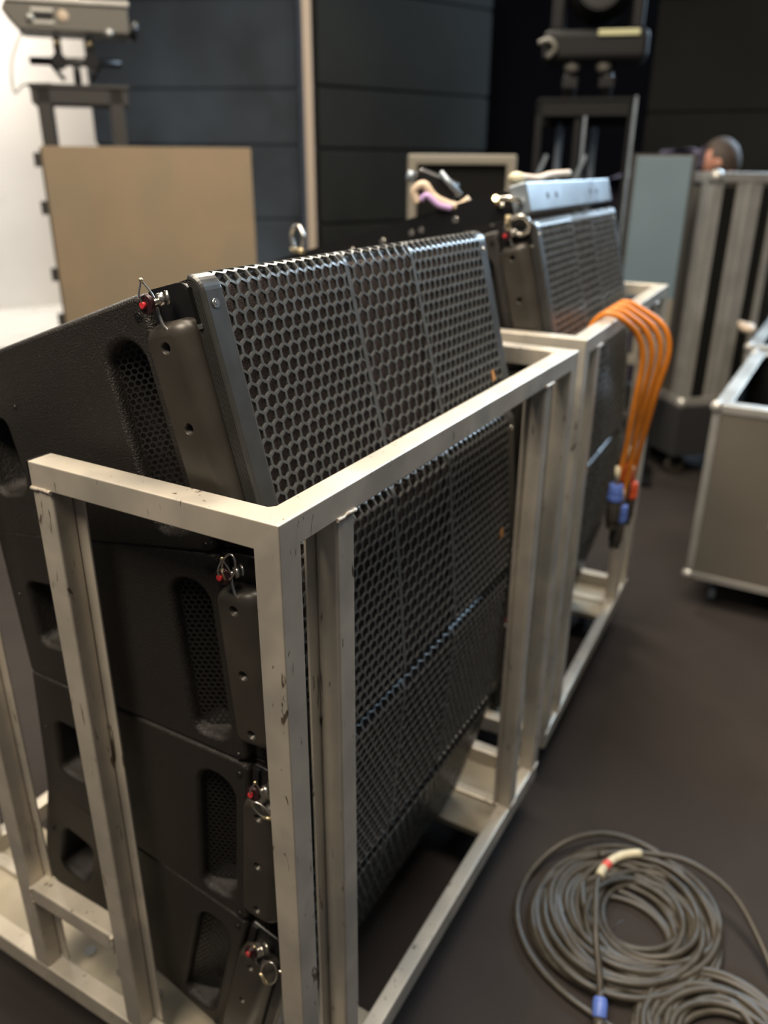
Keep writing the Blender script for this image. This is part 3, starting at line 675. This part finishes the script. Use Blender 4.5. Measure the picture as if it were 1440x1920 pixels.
# small things on the carpet and cart
# ================================================================== ROAD CASES
def road_case(name, label, x0, x1, y0, y1, z0, z1, open_top=True, group=None):
    t = thing(name, label, 'road case', (x0, y1, 0), (0, 0, 0), group)
    X, Y = x1-x0, y1-y0
    w = 0.012
    bm = B()
    box(bm, 0, w, -Y, 0, z0, z1); box(bm, X-w, X, -Y, 0, z0, z1); box(bm, w, X-w, -w, 0, z0, z1); box(bm, w, X-w, -Y, -Y+w, z0, z1); box(bm, w, X-w, -Y+w, -w, z0, z0+w)
    obj('case_body', bm, 'laminate', t)
    bm = B(); g = 0.004
    box(bm, w, w+g, -Y+w, -w, z0+w, z1-0.03); box(bm, X-w-g, X-w, -Y+w, -w, z0+w, z1-0.03); box(bm, w, X-w, -w-g, -w, z0+w, z1-0.03); box(bm, w, X-w, -Y+w, -Y+w+g, z0+w, z1-0.03); box(bm, w, X-w, -Y+w, -w, z0+w, z0+w+g)
    obj('lining', bm, 'caseblack', t)
    e = 0.026; o = 0.004
    def bar(a, name='edge_profile'):
        bm = B(); box(bm, *a); obj(name, bm, 'extr', t, 0.003)
    for (ya, yb) in ((-Y-o, -Y+e), (-e, o)):
        for (xa, xb) in ((-o, e), (X-e, X+o)):
            bm = B(); union_boxes(bm, [(xa if xa < 0 else X, xb if xa >= 0 else 0, ya, yb, z0, z1), (xa, xb, ya if ya < -Y/2 else 0, yb if ya > -Y/2 else -Y, z0, z1)])
            obj('corner_profile', bm, 'extr', t, 0.002)
    for z, zz in ((z0-o, z0+e), (z1-e, z1+o)):
        for a in ((-o, 0.0, -Y, 0), (X, X+o, -Y, 0), (-o, X+o, 0, o), (-o, X+o, -Y-o, -Y)): bar((a[0], a[1], a[2], a[3], z, zz))
    # open rim (tongue profile), wide and flat
    rim = 0.058
    bm = B(); union_boxes(bm, [(-o, rim, -Y-o, o, z1, z1+0.008), (X-rim, X+o, -Y-o, o, z1, z1+0.008), (-o, X+o, -rim, o, z1, z1+0.008), (-o, X+o, -Y-o, -Y+rim, z1, z1+0.008)])
    obj('rim', bm, 'extr', t, 0.003, label='bright aluminium rim of the open case')
    for (xx) in (-o, X+o):
        for yy in (o, -Y-o):
            for z in (z0, z1):
                bm = B(); sphere(bm, (xx + (0.012 if xx < 0 else -0.012), yy + (-0.012 if yy > 0 else 0.012), z + (0.008 if z == z0 else -0.006)), 0.027, (1, 1, 1), 12); obj('ball_corner', bm, 'extr', t)
    # recessed spring handle on the end facing the cart
    hy, hz, hw, hh2 = -Y*0.52, z0 + (z1-z0)*0.46, 0.105, 0.065
    h = bpy.data.objects.new('handle', None); COL.objects.link(h); h.parent = t; h.location = (-0.001, hy, hz)
    bm = B(); union_boxes(bm, [(-0.004, 0.003, -hw, hw, hh2-0.012, hh2), (-0.004, 0.003, -hw, hw, -hh2, -hh2+0.012), (-0.004, 0.003, -hw, -hw+0.012, -hh2, hh2), (-0.004, 0.003, hw-0.012, hw, -hh2, hh2)])
    obj('handle_frame', bm, 'extr', h, 0.0015)
    bm = B(); box(bm, -0.0022, 0.0, -hw+0.012, hw-0.012, -hh2+0.012, hh2-0.012); obj('handle_dish', bm, 'mesh', h)
    bm = B(); tube(bm, smooth_path([(0.0, -hw*0.8, hh2*0.55), (-0.014, -hw*0.8, hh2*0.5), (-0.016, -hw*0.6, hh2*0.35), (-0.016, hw*0.6, hh2*0.35), (-0.014, hw*0.8, hh2*0.5), (0, hw*0.8, hh2*0.55)], 4), 0.006, 8); obj('handle_grip', bm, 'extr', h)
    for cx in (0.11, X-0.11):
        for cy in (-0.11, -Y+0.11):
            c = bpy.data.objects.new('caster', None); COL.objects.link(c); c.parent = t; c.location = (cx, cy, z0-0.001)
            bm = B(); box(bm, -0.04, 0.04, -0.04, 0.04, -0.006, 0)
            hgt = z0 - 0.001
            for sy in (-1, 1): box(bm, -0.02, 0.02, sy*0.02-0.0015, sy*0.02+0.0015, -hgt+0.035, -0.006)
            obj('caster_fork', bm, 'black', c)
            bm = B(); cyl(bm, (0, -0.015, -hgt+0.0475), (0, 0.015, -hgt+0.0475), 0.0465, n=28); obj('wheel', bm, 'wheel', c, 0.005)
    return t
road_case('road_case', 'open grey laminate road case with recessed handle, nearest on the right', 2.657, 3.80, -0.86, -0.123, 0.14, 0.897, group='open road cases on the right')
road_case('road_case', 'second open grey road case right behind the nearest one', 3.95, 5.05, -0.86, -0.075, 0.14, 0.897, group='open road cases on the right')
t = thing('work_glove', 'tan bundle resting on the rim of the second open road case', 'glove', (4.2, -0.03, 0.93), (0, 0, 0.3))
bm = B(); sphere(bm, (0, 0, 0.02), 0.055, (1.4, .8, .5)); sphere(bm, (0.06, 0.02, 0.03), 0.03, (1.4, .8, .5)); obj('glove_palm', bm, 'beige', t)
bm = B()
for k in range(4): cyl(bm, (0.05, -0.03+0.018*k, 0.02), (0.12, -0.036+0.022*k, 0.012), 0.009, 0.007, n=10)
obj('glove_fingers', bm, 'beige', t)

# tall case standing on end on a black dolly
TC = (4.245, 0.262); TR = radians(-46)
t = thing('upright_case', 'tall grey road case standing on end with two dark upright slots', 'road case', (*TC, 0), (0, 0, TR))
b0, b1 = 0.46, 1.725
LX, LY = 0.42, 0.46        # local x: slotted face going right, local y: narrow face going left
bm = B(); union_boxes(bm, [(0.008, LX, 0.008, LY, b0+0.01, b1-0.01)]); obj('case_body', bm, 'laminate', t)
for a in ((-0.004, 0.055, -0.004, 0.0), (-0.004, 0.0, -0.004, 0.11), (LX-0.045, LX, -0.004, 0.0), (-0.004, 0.008, 0.265, LY), (0.145, 0.30, -0.002, 0.008), (0.21, 0.235, -0.006, 0.0)):
    bm = B(); box(bm, a[0], a[1], a[2], a[3], b0, b1); obj('upright_profile', bm, 'extr', t, 0.0015)
for xa, xb in ((0.062, 0.140), (0.305, LX-0.050)):
    bm = B(); box(bm, xa, xb, 0.004, 0.0085, b0+0.03, b1-0.06); obj('dark_slot', bm, 'caseblack', t, label='dark upright slot')
for z in (b0-0.01, b1-0.040):
    bm = B(); union_boxes(bm, [(-0.007, LX+0.004, -0.007, 0.03, z, z+0.05), (-0.007, 0.03, -0.007, LY+0.004, z, z+0.05), (LX-0.03, LX+0.004, -0.007, LY+0.004, z, z+0.05), (-0.007, LX+0.004, LY-0.03, LY+0.004, z, z+0.05)])
    obj('end_band', bm, 'extr', t, 0.004)
bm = B(); box(bm, 0, LX, 0, LY, b1-0.005, b1+0.010); obj('top_panel', bm, 'extr', t)
for (xx, yy) in ((0.01, 0.01), (0.01, LY-0.01), (LX-0.01, 0.01)):
    for z in (b0+0.01, b1-0.01):
        bm = B(); sphere(bm, (xx, yy, z), 0.038, (1, 1, 1), 12); obj('ball_corner', bm, 'extr', t)
t = thing('dolly', 'low black wheeled dolly under the tall upright road case', 'dolly', (*TC, 0), (0, 0, TR))
bm = B(); box(bm, -0.02, LX-0.02, -0.02, 0.62, 0.14, b0-0.012); obj('deck', bm, 'grey', t, 0.006)
for cx in (0.06, LX-0.09):
    for cy in (0.06, 0.54):
        bm = B(); cyl(bm, (cx, cy-0.016, 0.062), (cx, cy+0.016, 0.062), 0.061, n=28); obj('wheel', bm, 'rubber', t)
        bm = B(); union_boxes(bm, [(cx-0.02, cx+0.02, cy-0.024, cy-0.018, 0.06, 0.139), (cx-0.02, cx+0.02, cy+0.018, cy+0.024, 0.06, 0.139), (cx-0.02, cx+0.02, cy-0.024, cy+0.024, 0.127, 0.139)]); obj('wheel_fork', bm, 'black', t)
bm = B(); cyl(bm, (-0.02, 0.50, 0.27), (-0.034, 0.50, 0.27), 0.030, n=20); obj('deck_bolt', bm, 'steel', t, label='pale round fitting')

# ================================================================== BACKGROUND
def oriented(a, c): return math.atan2(c[1]-a[1], c[0]-a[0])
# hardboard sheet
a, c = (2.454, 3.361), (3.190, 2.551)
t = thing('hardboard_panel', 'large brown hardboard panel standing upright behind the speakers on the left', 'board', (*a, 0), (0, 0, oriented(a, c)))
Lb = math.dist(a, c)
bm = B(); box(bm, 0, Lb, 0, 0.018, 0.02, 1.842); obj('sheet', bm, 'board', t, 0.002)
bm = B(); union_boxes(bm, [(-0.012, 0.03, 0.019, 0.06, 0, 1.83), (Lb-0.03, Lb, 0.019, 0.06, 0, 1.83), (-0.012, Lb, 0.019, 0.06, 0, 0.04), (-0.012, Lb, 0.019, 0.06, 1.79, 1.83)]); obj('rear_frame', bm, 'boardedge', t)
for z in (1.74, 1.50, 1.15, 0.9):
    bm = B(); box(bm, -0.045, -0.012, 0.02, 0.055, z, z+0.07); obj('edge_latch', bm, 'boardedge', t)
# ground-support tower, left
def tower(name, label, a, c, top, legs, m, w=0.05, depth=0.30):
    ang = oriented(a, c); L = math.dist(a, c)
    t = thing(name, label, 'stand', (*a, 0), (0, 0, ang))
    for x in legs:
        for y in (0, depth):
            bm = B(); box(bm, x*L-w/2, x*L+w/2, y, y+w, 0.0, top-0.02); obj('leg', bm, m, t, 0.004)
    bm = B(); box(bm, -w/2, L+w/2, 0, w, top-0.10, top-0.02); obj('cross_beam', bm, m, t, 0.004)
    bm = B(); box(bm, -w/2, L+w/2, depth, depth+w, top-0.10, top-0.02); obj('cross_beam', bm, m, t, 0.004)
    bm = B(); box(bm, -w/2-0.01, L+w/2+0.01, -0.01, depth+w+0.01, top-0.02, top); obj('top_plate', bm, m, t, 0.004)
    return t, L, ang
t, L, ang = tower('lighting_stand', 'dark square lighting stand behind the brown board on the left', (2.727, 3.656), (3.055, 3.360), 2.165, (0.06, 0.94), 'boardedge', 0.075, 0.25)
# fixture with clamps above it
t = thing('stage_light', 'grey box stage light clamped on top of the left stand', 'stage light', (2.89, 3.508, 2.166), (0, 0, ang))
bm = B(); cyl(bm, (0, 0.03, 0), (0, 0.03, 0.12), 0.020); obj('stem', bm, 'black', t)
bm = B(); cyl(bm, (-0.24, 0.03, 0.112), (0.24, 0.03, 0.112), 0.022); obj('cross_tube', bm, 'black', t)
for s in (-1, 1):
    bm = B(); cyl(bm, (s*0.085, 0.0, 0.112), (s*0.085, 0.06, 0.112), 0.040); box(bm, s*0.085-0.02, s*0.085+0.02, 0.01, 0.05, 0.12, 0.232); obj('clamp', bm, 'black', t)
    bm = B(); cyl(bm, (s*0.13, 0.03, 0.10), (s*0.07, 0.03, 0.02), 0.012); obj('brace', bm, 'black', t)
    bm = B(); sphere(bm, (s*0.085, 0.0, 0.20), 0.020); obj('clamp_nut', bm, 'brass', t)
bm = B(); vs = []
prof = [(-0.30, 0.29), (-0.34, 0.335), (-0.31, 0.385), (0.30, 0.385), (0.30, 0.245), (-0.26, 0.245)]
A_ = [bm.verts.new((x, -0.10, z)) for x, z in prof]; C_ = [bm.verts.new((x, 0.22, z)) for x, z in prof]
bm.faces.new(A_); bm.faces.new(C_[::-1])
for i in range(6): bm.faces.new((A_[i], A_[(i+1) % 6], C_[(i+1) % 6], C_[i]))
obj('housing', bm, 'housing', t, 0.006)
bm = B(); box(bm, -0.31, 0.31, -0.115, 0.23, 0.372, 0.396); obj('housing_lip', bm, 'extr', t, 0.004, label='bright metal lip')
for z in (0.275, 0.33):
    bm = B(); box(bm, -0.19, -0.08, -0.108, -0.10, z, z+0.015); obj('display_bezel', bm, 'extr', t)
for x, z in ((-0.20, 0.30), (0.19, 0.245)):
    bm = B(); sphere(bm, (x, -0.105, z), 0.022); obj('round_fitting', bm, 'extr', t)
bm = B(); box(bm, -0.185, -0.085, -0.104, -0.098, 0.291, 0.329); obj('control_display', bm, 'black', t)
bm = B(); sphere(bm, (-0.035, -0.10, 0.315), 0.03, (1, .4, 1)); obj('knob', bm, 'beige', t)
bm = B(); cyl(bm, (0.30, 0.0, 0.28), (0.345, 0.0, 0.27), 0.05, n=18); obj('yoke_knob', bm, 'black', t)
bm = B(); tube(bm, smooth_path([(-0.26, 0.0, 0.24), (-0.33, 0.0, 0.10), (-0.34, 0.0, -0.05), (-0.28, 0.0, -0.01), (-0.14, 0, 0.0)], 6), 0.005, 6); obj('power_cord', bm, 'housing', t)

# right tower with moving head
a, c = (4.20, 1.262), (4.352, 0.775)
ang = oriented(a, c); L = math.dist(a, c)
t = thing('lighting_tower', 'black four-legged lighting tower standing behind the far speaker stack', 'stand', (*a, 0), (0, 0, ang))
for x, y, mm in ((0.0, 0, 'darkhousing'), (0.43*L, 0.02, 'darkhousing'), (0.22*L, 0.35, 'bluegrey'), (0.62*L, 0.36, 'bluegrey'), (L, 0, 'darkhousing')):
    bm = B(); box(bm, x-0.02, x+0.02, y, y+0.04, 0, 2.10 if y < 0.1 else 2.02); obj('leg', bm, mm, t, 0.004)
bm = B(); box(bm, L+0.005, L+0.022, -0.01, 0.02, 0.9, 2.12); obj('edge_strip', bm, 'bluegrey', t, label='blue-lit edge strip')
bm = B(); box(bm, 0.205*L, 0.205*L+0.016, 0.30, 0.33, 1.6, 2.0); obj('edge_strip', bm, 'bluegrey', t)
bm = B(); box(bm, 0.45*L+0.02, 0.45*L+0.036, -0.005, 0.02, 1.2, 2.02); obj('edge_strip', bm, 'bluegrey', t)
bm = B(); box(bm, -0.02, L+0.02, 0, 0.04, 2.02, 2.10); obj('cross_beam', bm, 'darkhousing', t, 0.004)
bm = B(); box(bm, -0.02, L+0.02, 0.34, 0.38, 1.98, 2.05); obj('cross_beam', bm, 'darkhousing', t, 0.004)
for x in (0.12*L, 0.55*L):
    bm = B(); m1 = Matrix.Translation((x, 0.02, 1.82)) @ Matrix.Rotation(radians(22), 4, 'Y'); box(bm, -0.010, 0.010, -0.06, -0.04, -0.40, 0.0, m1); obj('diagonal_brace', bm, 'bluegrey', t)
bm = B(); box(bm, -0.01, L+0.01, -0.01, 0.40, 2.10, 2.115); obj('top_plate', bm, 'darkhousing', t)
t = thing('moving_head_light', 'black moving head stage light on top of the right lighting tower', 'stage light', ((a[0]+c[0])/2, (a[1]+c[1])/2, 2.116), (0, 0, ang))
for s in (-1, 1):
    bm = B(); cyl(bm, (s*0.10, 0.05, 0), (s*0.10, 0.05, 0.18), 0.035); box(bm, s*0.10-0.04, s*0.10+0.04, 0.0, 0.10, 0.05, 0.10); obj('clamp', bm, 'black', t)
    bm = B(); sphere(bm, (s*0.085-0.01, 0.0, 0.155), 0.04, (1.1, .8, 1)); obj('clamp_ring', bm, 'housing', t)
bm = B(); box(bm, -0.26, 0.30, -0.07, 0.25, 0.17, 0.325); obj('base_housing', bm, 'darkhousing', t, 0.035, 4)
bm = B(); box(bm, 0.03, 0.245, -0.085, -0.07, 0.288, 0.318); obj('label_strip', bm, 'label', t, 0.003, label='pale yellow strip on the light base')
bm = B(); tube(bm, smooth_path([(-0.28, -0.07, 0.26), (-0.22, -0.09, 0.27), (-0.19, -0.09, 0.23), (-0.23, -0.08, 0.19)], 5), 0.016, 8); obj('cable_plug', bm, 'housing', t)
for s in (-1, 1):
    bm = B(); box(bm, s*0.21-0.035+0.02, s*0.21+0.035+0.02, 0.0, 0.16, 0.32, 0.62); obj('yoke_arm', bm, 'darkhousing', t, 0.02, 3)
bm = B(); sphere(bm, (0.02, 0.08, 0.52), 0.165, (1, 1, 1.05), 24); cyl(bm, (0.02, -0.12, 0.52), (0.02, 0.0, 0.52), 0.12, n=28); obj('lamp_head', bm, 'darkhousing', t)
bm = B(); cyl(bm, (0.02, -0.122, 0.52), (0.02, -0.12, 0.52), 0.105, n=28); obj('front_lens', bm, 'black', t)

# pale framed case lid standing upright
a, c = (3.364, 1.656), (3.601, 1.144); ang = oriented(a, c); L = math.dist(a, c)
t = thing('framed_case_lid', 'pale metal framed dark case lid standing upright behind the frame arm', 'case lid', (*a, 0), (0, 0, ang))
bm = B(); union_boxes(bm, [(0, 0.050, 0, 0.03, 0, 1.813), (L-0.050, L, 0, 0.03, 0, 1.813), (0, L, 0, 0.03, 1.763, 1.813), (0, L, 0, 0.03, 0, 0.045)]); obj('frame', bm, 'lidframe', t, 0.010, 3)
bm = B(); box(bm, 0.01, L-0.01, 0.031, 0.10, 0.03, 1.80); obj('dark_lining', bm, 'caseblack', t)

# pale blue-grey flat panel
a, c = (4.075, 0.650), (4.131, 0.392); ang = oriented(a, c); L = math.dist(a, c)
t = thing('partition_screen', 'pale blue-grey flat screen standing between the tower and tall road case', 'screen', (*a, 0), (0, 0, ang))
bm = B(); box(bm, 0, L+0.02, 0, 0.03, 1.08, 1.812); obj('screen_face', bm, 'glass', t, 0.003)
bm = B(); union_boxes(bm, [(-0.02, 0.0, -0.005, 0.035, 0.72, 1.822), (L+0.02, L+0.04, -0.005, 0.035, 0.72, 1.822), (-0.02, L+0.04, 0.0, 0.035, 1.812, 1.824)]); obj('edge_trim', bm, 'boardedge', t)
for x in (0.10, 0.19, 0.25):
    bm = B(); box(bm, x, x+0.035, 0.0, 0.03, 0.74, 1.08); obj('stand_upright', bm, 'lidframe', t, 0.003)
bm = B(); box(bm, 0, L+0.02, -0.01, 0.04, 0.70, 0.75); obj('stand_rail', bm, 'lidframe', t, 0.003)
for x in (0.0, L-0.02):
    bm = B(); box(bm, x, x+0.03, 0, 0.03, 0.0, 0.70); obj('stand_leg', bm, 'black', t)
bm = B(); box(bm, -0.02, L+0.04, -0.15, 0.2, 0.0, 0.03); obj('stand_foot', bm, 'black', t)

# person bending behind the cases
def person():
    t = thing('person', 'person with short brown hair in dark purple top bending behind the tall case', 'person', (5.22, 0.565, 0), (0, 0, 0))
    J = {  # joints, local; the view runs along +x (and slightly +y), so -y is to the right
     'pel': (0.0, 0.22, 1.02, .15), 'wst': (-0.02, 0.22, 1.22, .14), 'chs': (-0.04, 0.24, 1.68, .25), 'shd': (-0.05, 0.20, 1.955, .24), 'nk': (-0.05, -0.05, 1.83, .065), 'hd0': (-0.05, -0.11, 1.81, .06),
     'sl': (-0.14, 0.16, 1.68, .085), 'el': (-0.32, 0.18, 1.45, .048), 'wl': (-0.44, 0.06, 1.32, .032),
     'sr': (0.14, 0.14, 1.68, .085), 'er': (0.28, 0.10, 1.42, .048), 'wr': (0.24, -0.05, 1.25, .032),
     'hl': (-0.10, 0.24, 0.95, .10), 'kl': (-0.11, 0.22, 0.52, .062), 'al': (-0.11, 0.25, 0.09, .042), 'tl': (-0.12, 0.10, 0.04, .036),
     'hr': (0.10, 0.24, 0.95, .10), 'kr': (0.11, 0.22, 0.52, .062), 'ar': (0.11, 0.25, 0.09, .042), 'tr': (0.12, 0.10, 0.04, .036)}
    E_ = [('pel', 'wst'), ('wst', 'chs'), ('chs', 'shd'), ('shd', 'nk'), ('nk', 'hd0'), ('shd', 'sl'), ('sl', 'el'), ('el', 'wl'), ('shd', 'sr'), ('sr', 'er'), ('er', 'wr'),
          ('pel', 'hl'), ('hl', 'kl'), ('kl', 'al'), ('al', 'tl'), ('pel', 'hr'), ('hr', 'kr'), ('kr', 'ar'), ('ar', 'tr')]
    ks = list(J); me = bpy.data.meshes.new('body'); me.from_pydata([J[k][:3] for k in ks], [(ks.index(x), ks.index(y)) for x, y in E_], [])
    o = bpy.data.objects.new('body', me); COL.objects.link(o); o.parent = t; me.materials.append(M['cloth'])
    sk = o.modifiers.new('skin', 'SKIN'); sk.use_smooth_shade = True
    for i, k in enumerate(ks): me.skin_vertices[0].data[i].radius = (J[k][3], J[k][3])
    me.skin_vertices[0].data[0].use_root = True
    ss = o.modifiers.new('sub', 'SUBSURF'); ss.levels = 2; ss.render_levels = 2
    # head: faces the +y side (left in the picture)
    bm = B(); sphere(bm, (0, 0, 0), 0.098, (0.86, 1.02, 1.18), 24)
    for v in bm.verts:
        if v.co.y > 0 and v.co.z < 0: v.co.x *= 1 - 0.25*min(1, -v.co.z/0.1)
        if v.co.y > 0.07 and abs(v.co.x) < 0.02 and -0.03 < v.co.z < 0.012: v.co.y += 0.018
        if v.co.y > 0.05 and 0.008 < v.co.z < 0.03 and 0.015 < abs(v.co.x) < 0.045: v.co.y -= 0.008
    for s in (-1, 1): sphere(bm, (s*0.086, -0.005, -0.01), 0.028, (0.35, 0.7, 1.1), 12)
    sphere(bm, (0, 0.088, -0.052), 0.018, (1.3, .4, .35), 10)
    hd = obj('head', bm, 'skin', t); hd.location = (-0.05, -0.165, 1.795); hd.scale = (1.12, 1.12, 1.12); hd.rotation_euler = (radians(-12), 0, 0)
    bm = B(); sphere(bm, (0, 0, 0), 0.106, (0.90, 1.04, 1.16), 24)
    bmesh.ops.delete(bm, geom=[v for v in bm.verts if v.co.y > 0.028 and v.co.z < 0.055 or v.co.z < -0.075], context='VERTS')
    for v in bm.verts: v.co += Vector((random.uniform(-1, 1), random.uniform(-1, 1), random.uniform(-1, 1)))*0.003
    obj('hair', bm, 'hair', hd)
    for k, (wx, wy, wz) in enumerate(((-0.44, 0.06, 1.32), (0.24, -0.05, 1.25))):
        bm = B(); sphere(bm, (wx, wy-0.04, wz-0.03), 0.036, (0.6, 1.1, .9), 12)
        for f in range(4):
            ln = (0.055, 0.064, 0.060, 0.048)[f]
            tube(bm, smooth_path([(wx-0.018+0.012*f, wy-0.06, wz-0.045), (wx-0.018+0.012*f, wy-0.06-ln*.6, wz-0.055), (wx-0.018+0.012*f, wy-0.06-ln*.9, wz-0.08)], 3), 0.0075, 8)
        tube(bm, smooth_path([(wx+0.02, wy-0.02, wz-0.02), (wx+0.045, wy-0.05, wz-0.03), (wx+0.05, wy-0.08, wz-0.04)], 3), 0.009, 8)
        obj('hand', bm, 'skin', t)
person()
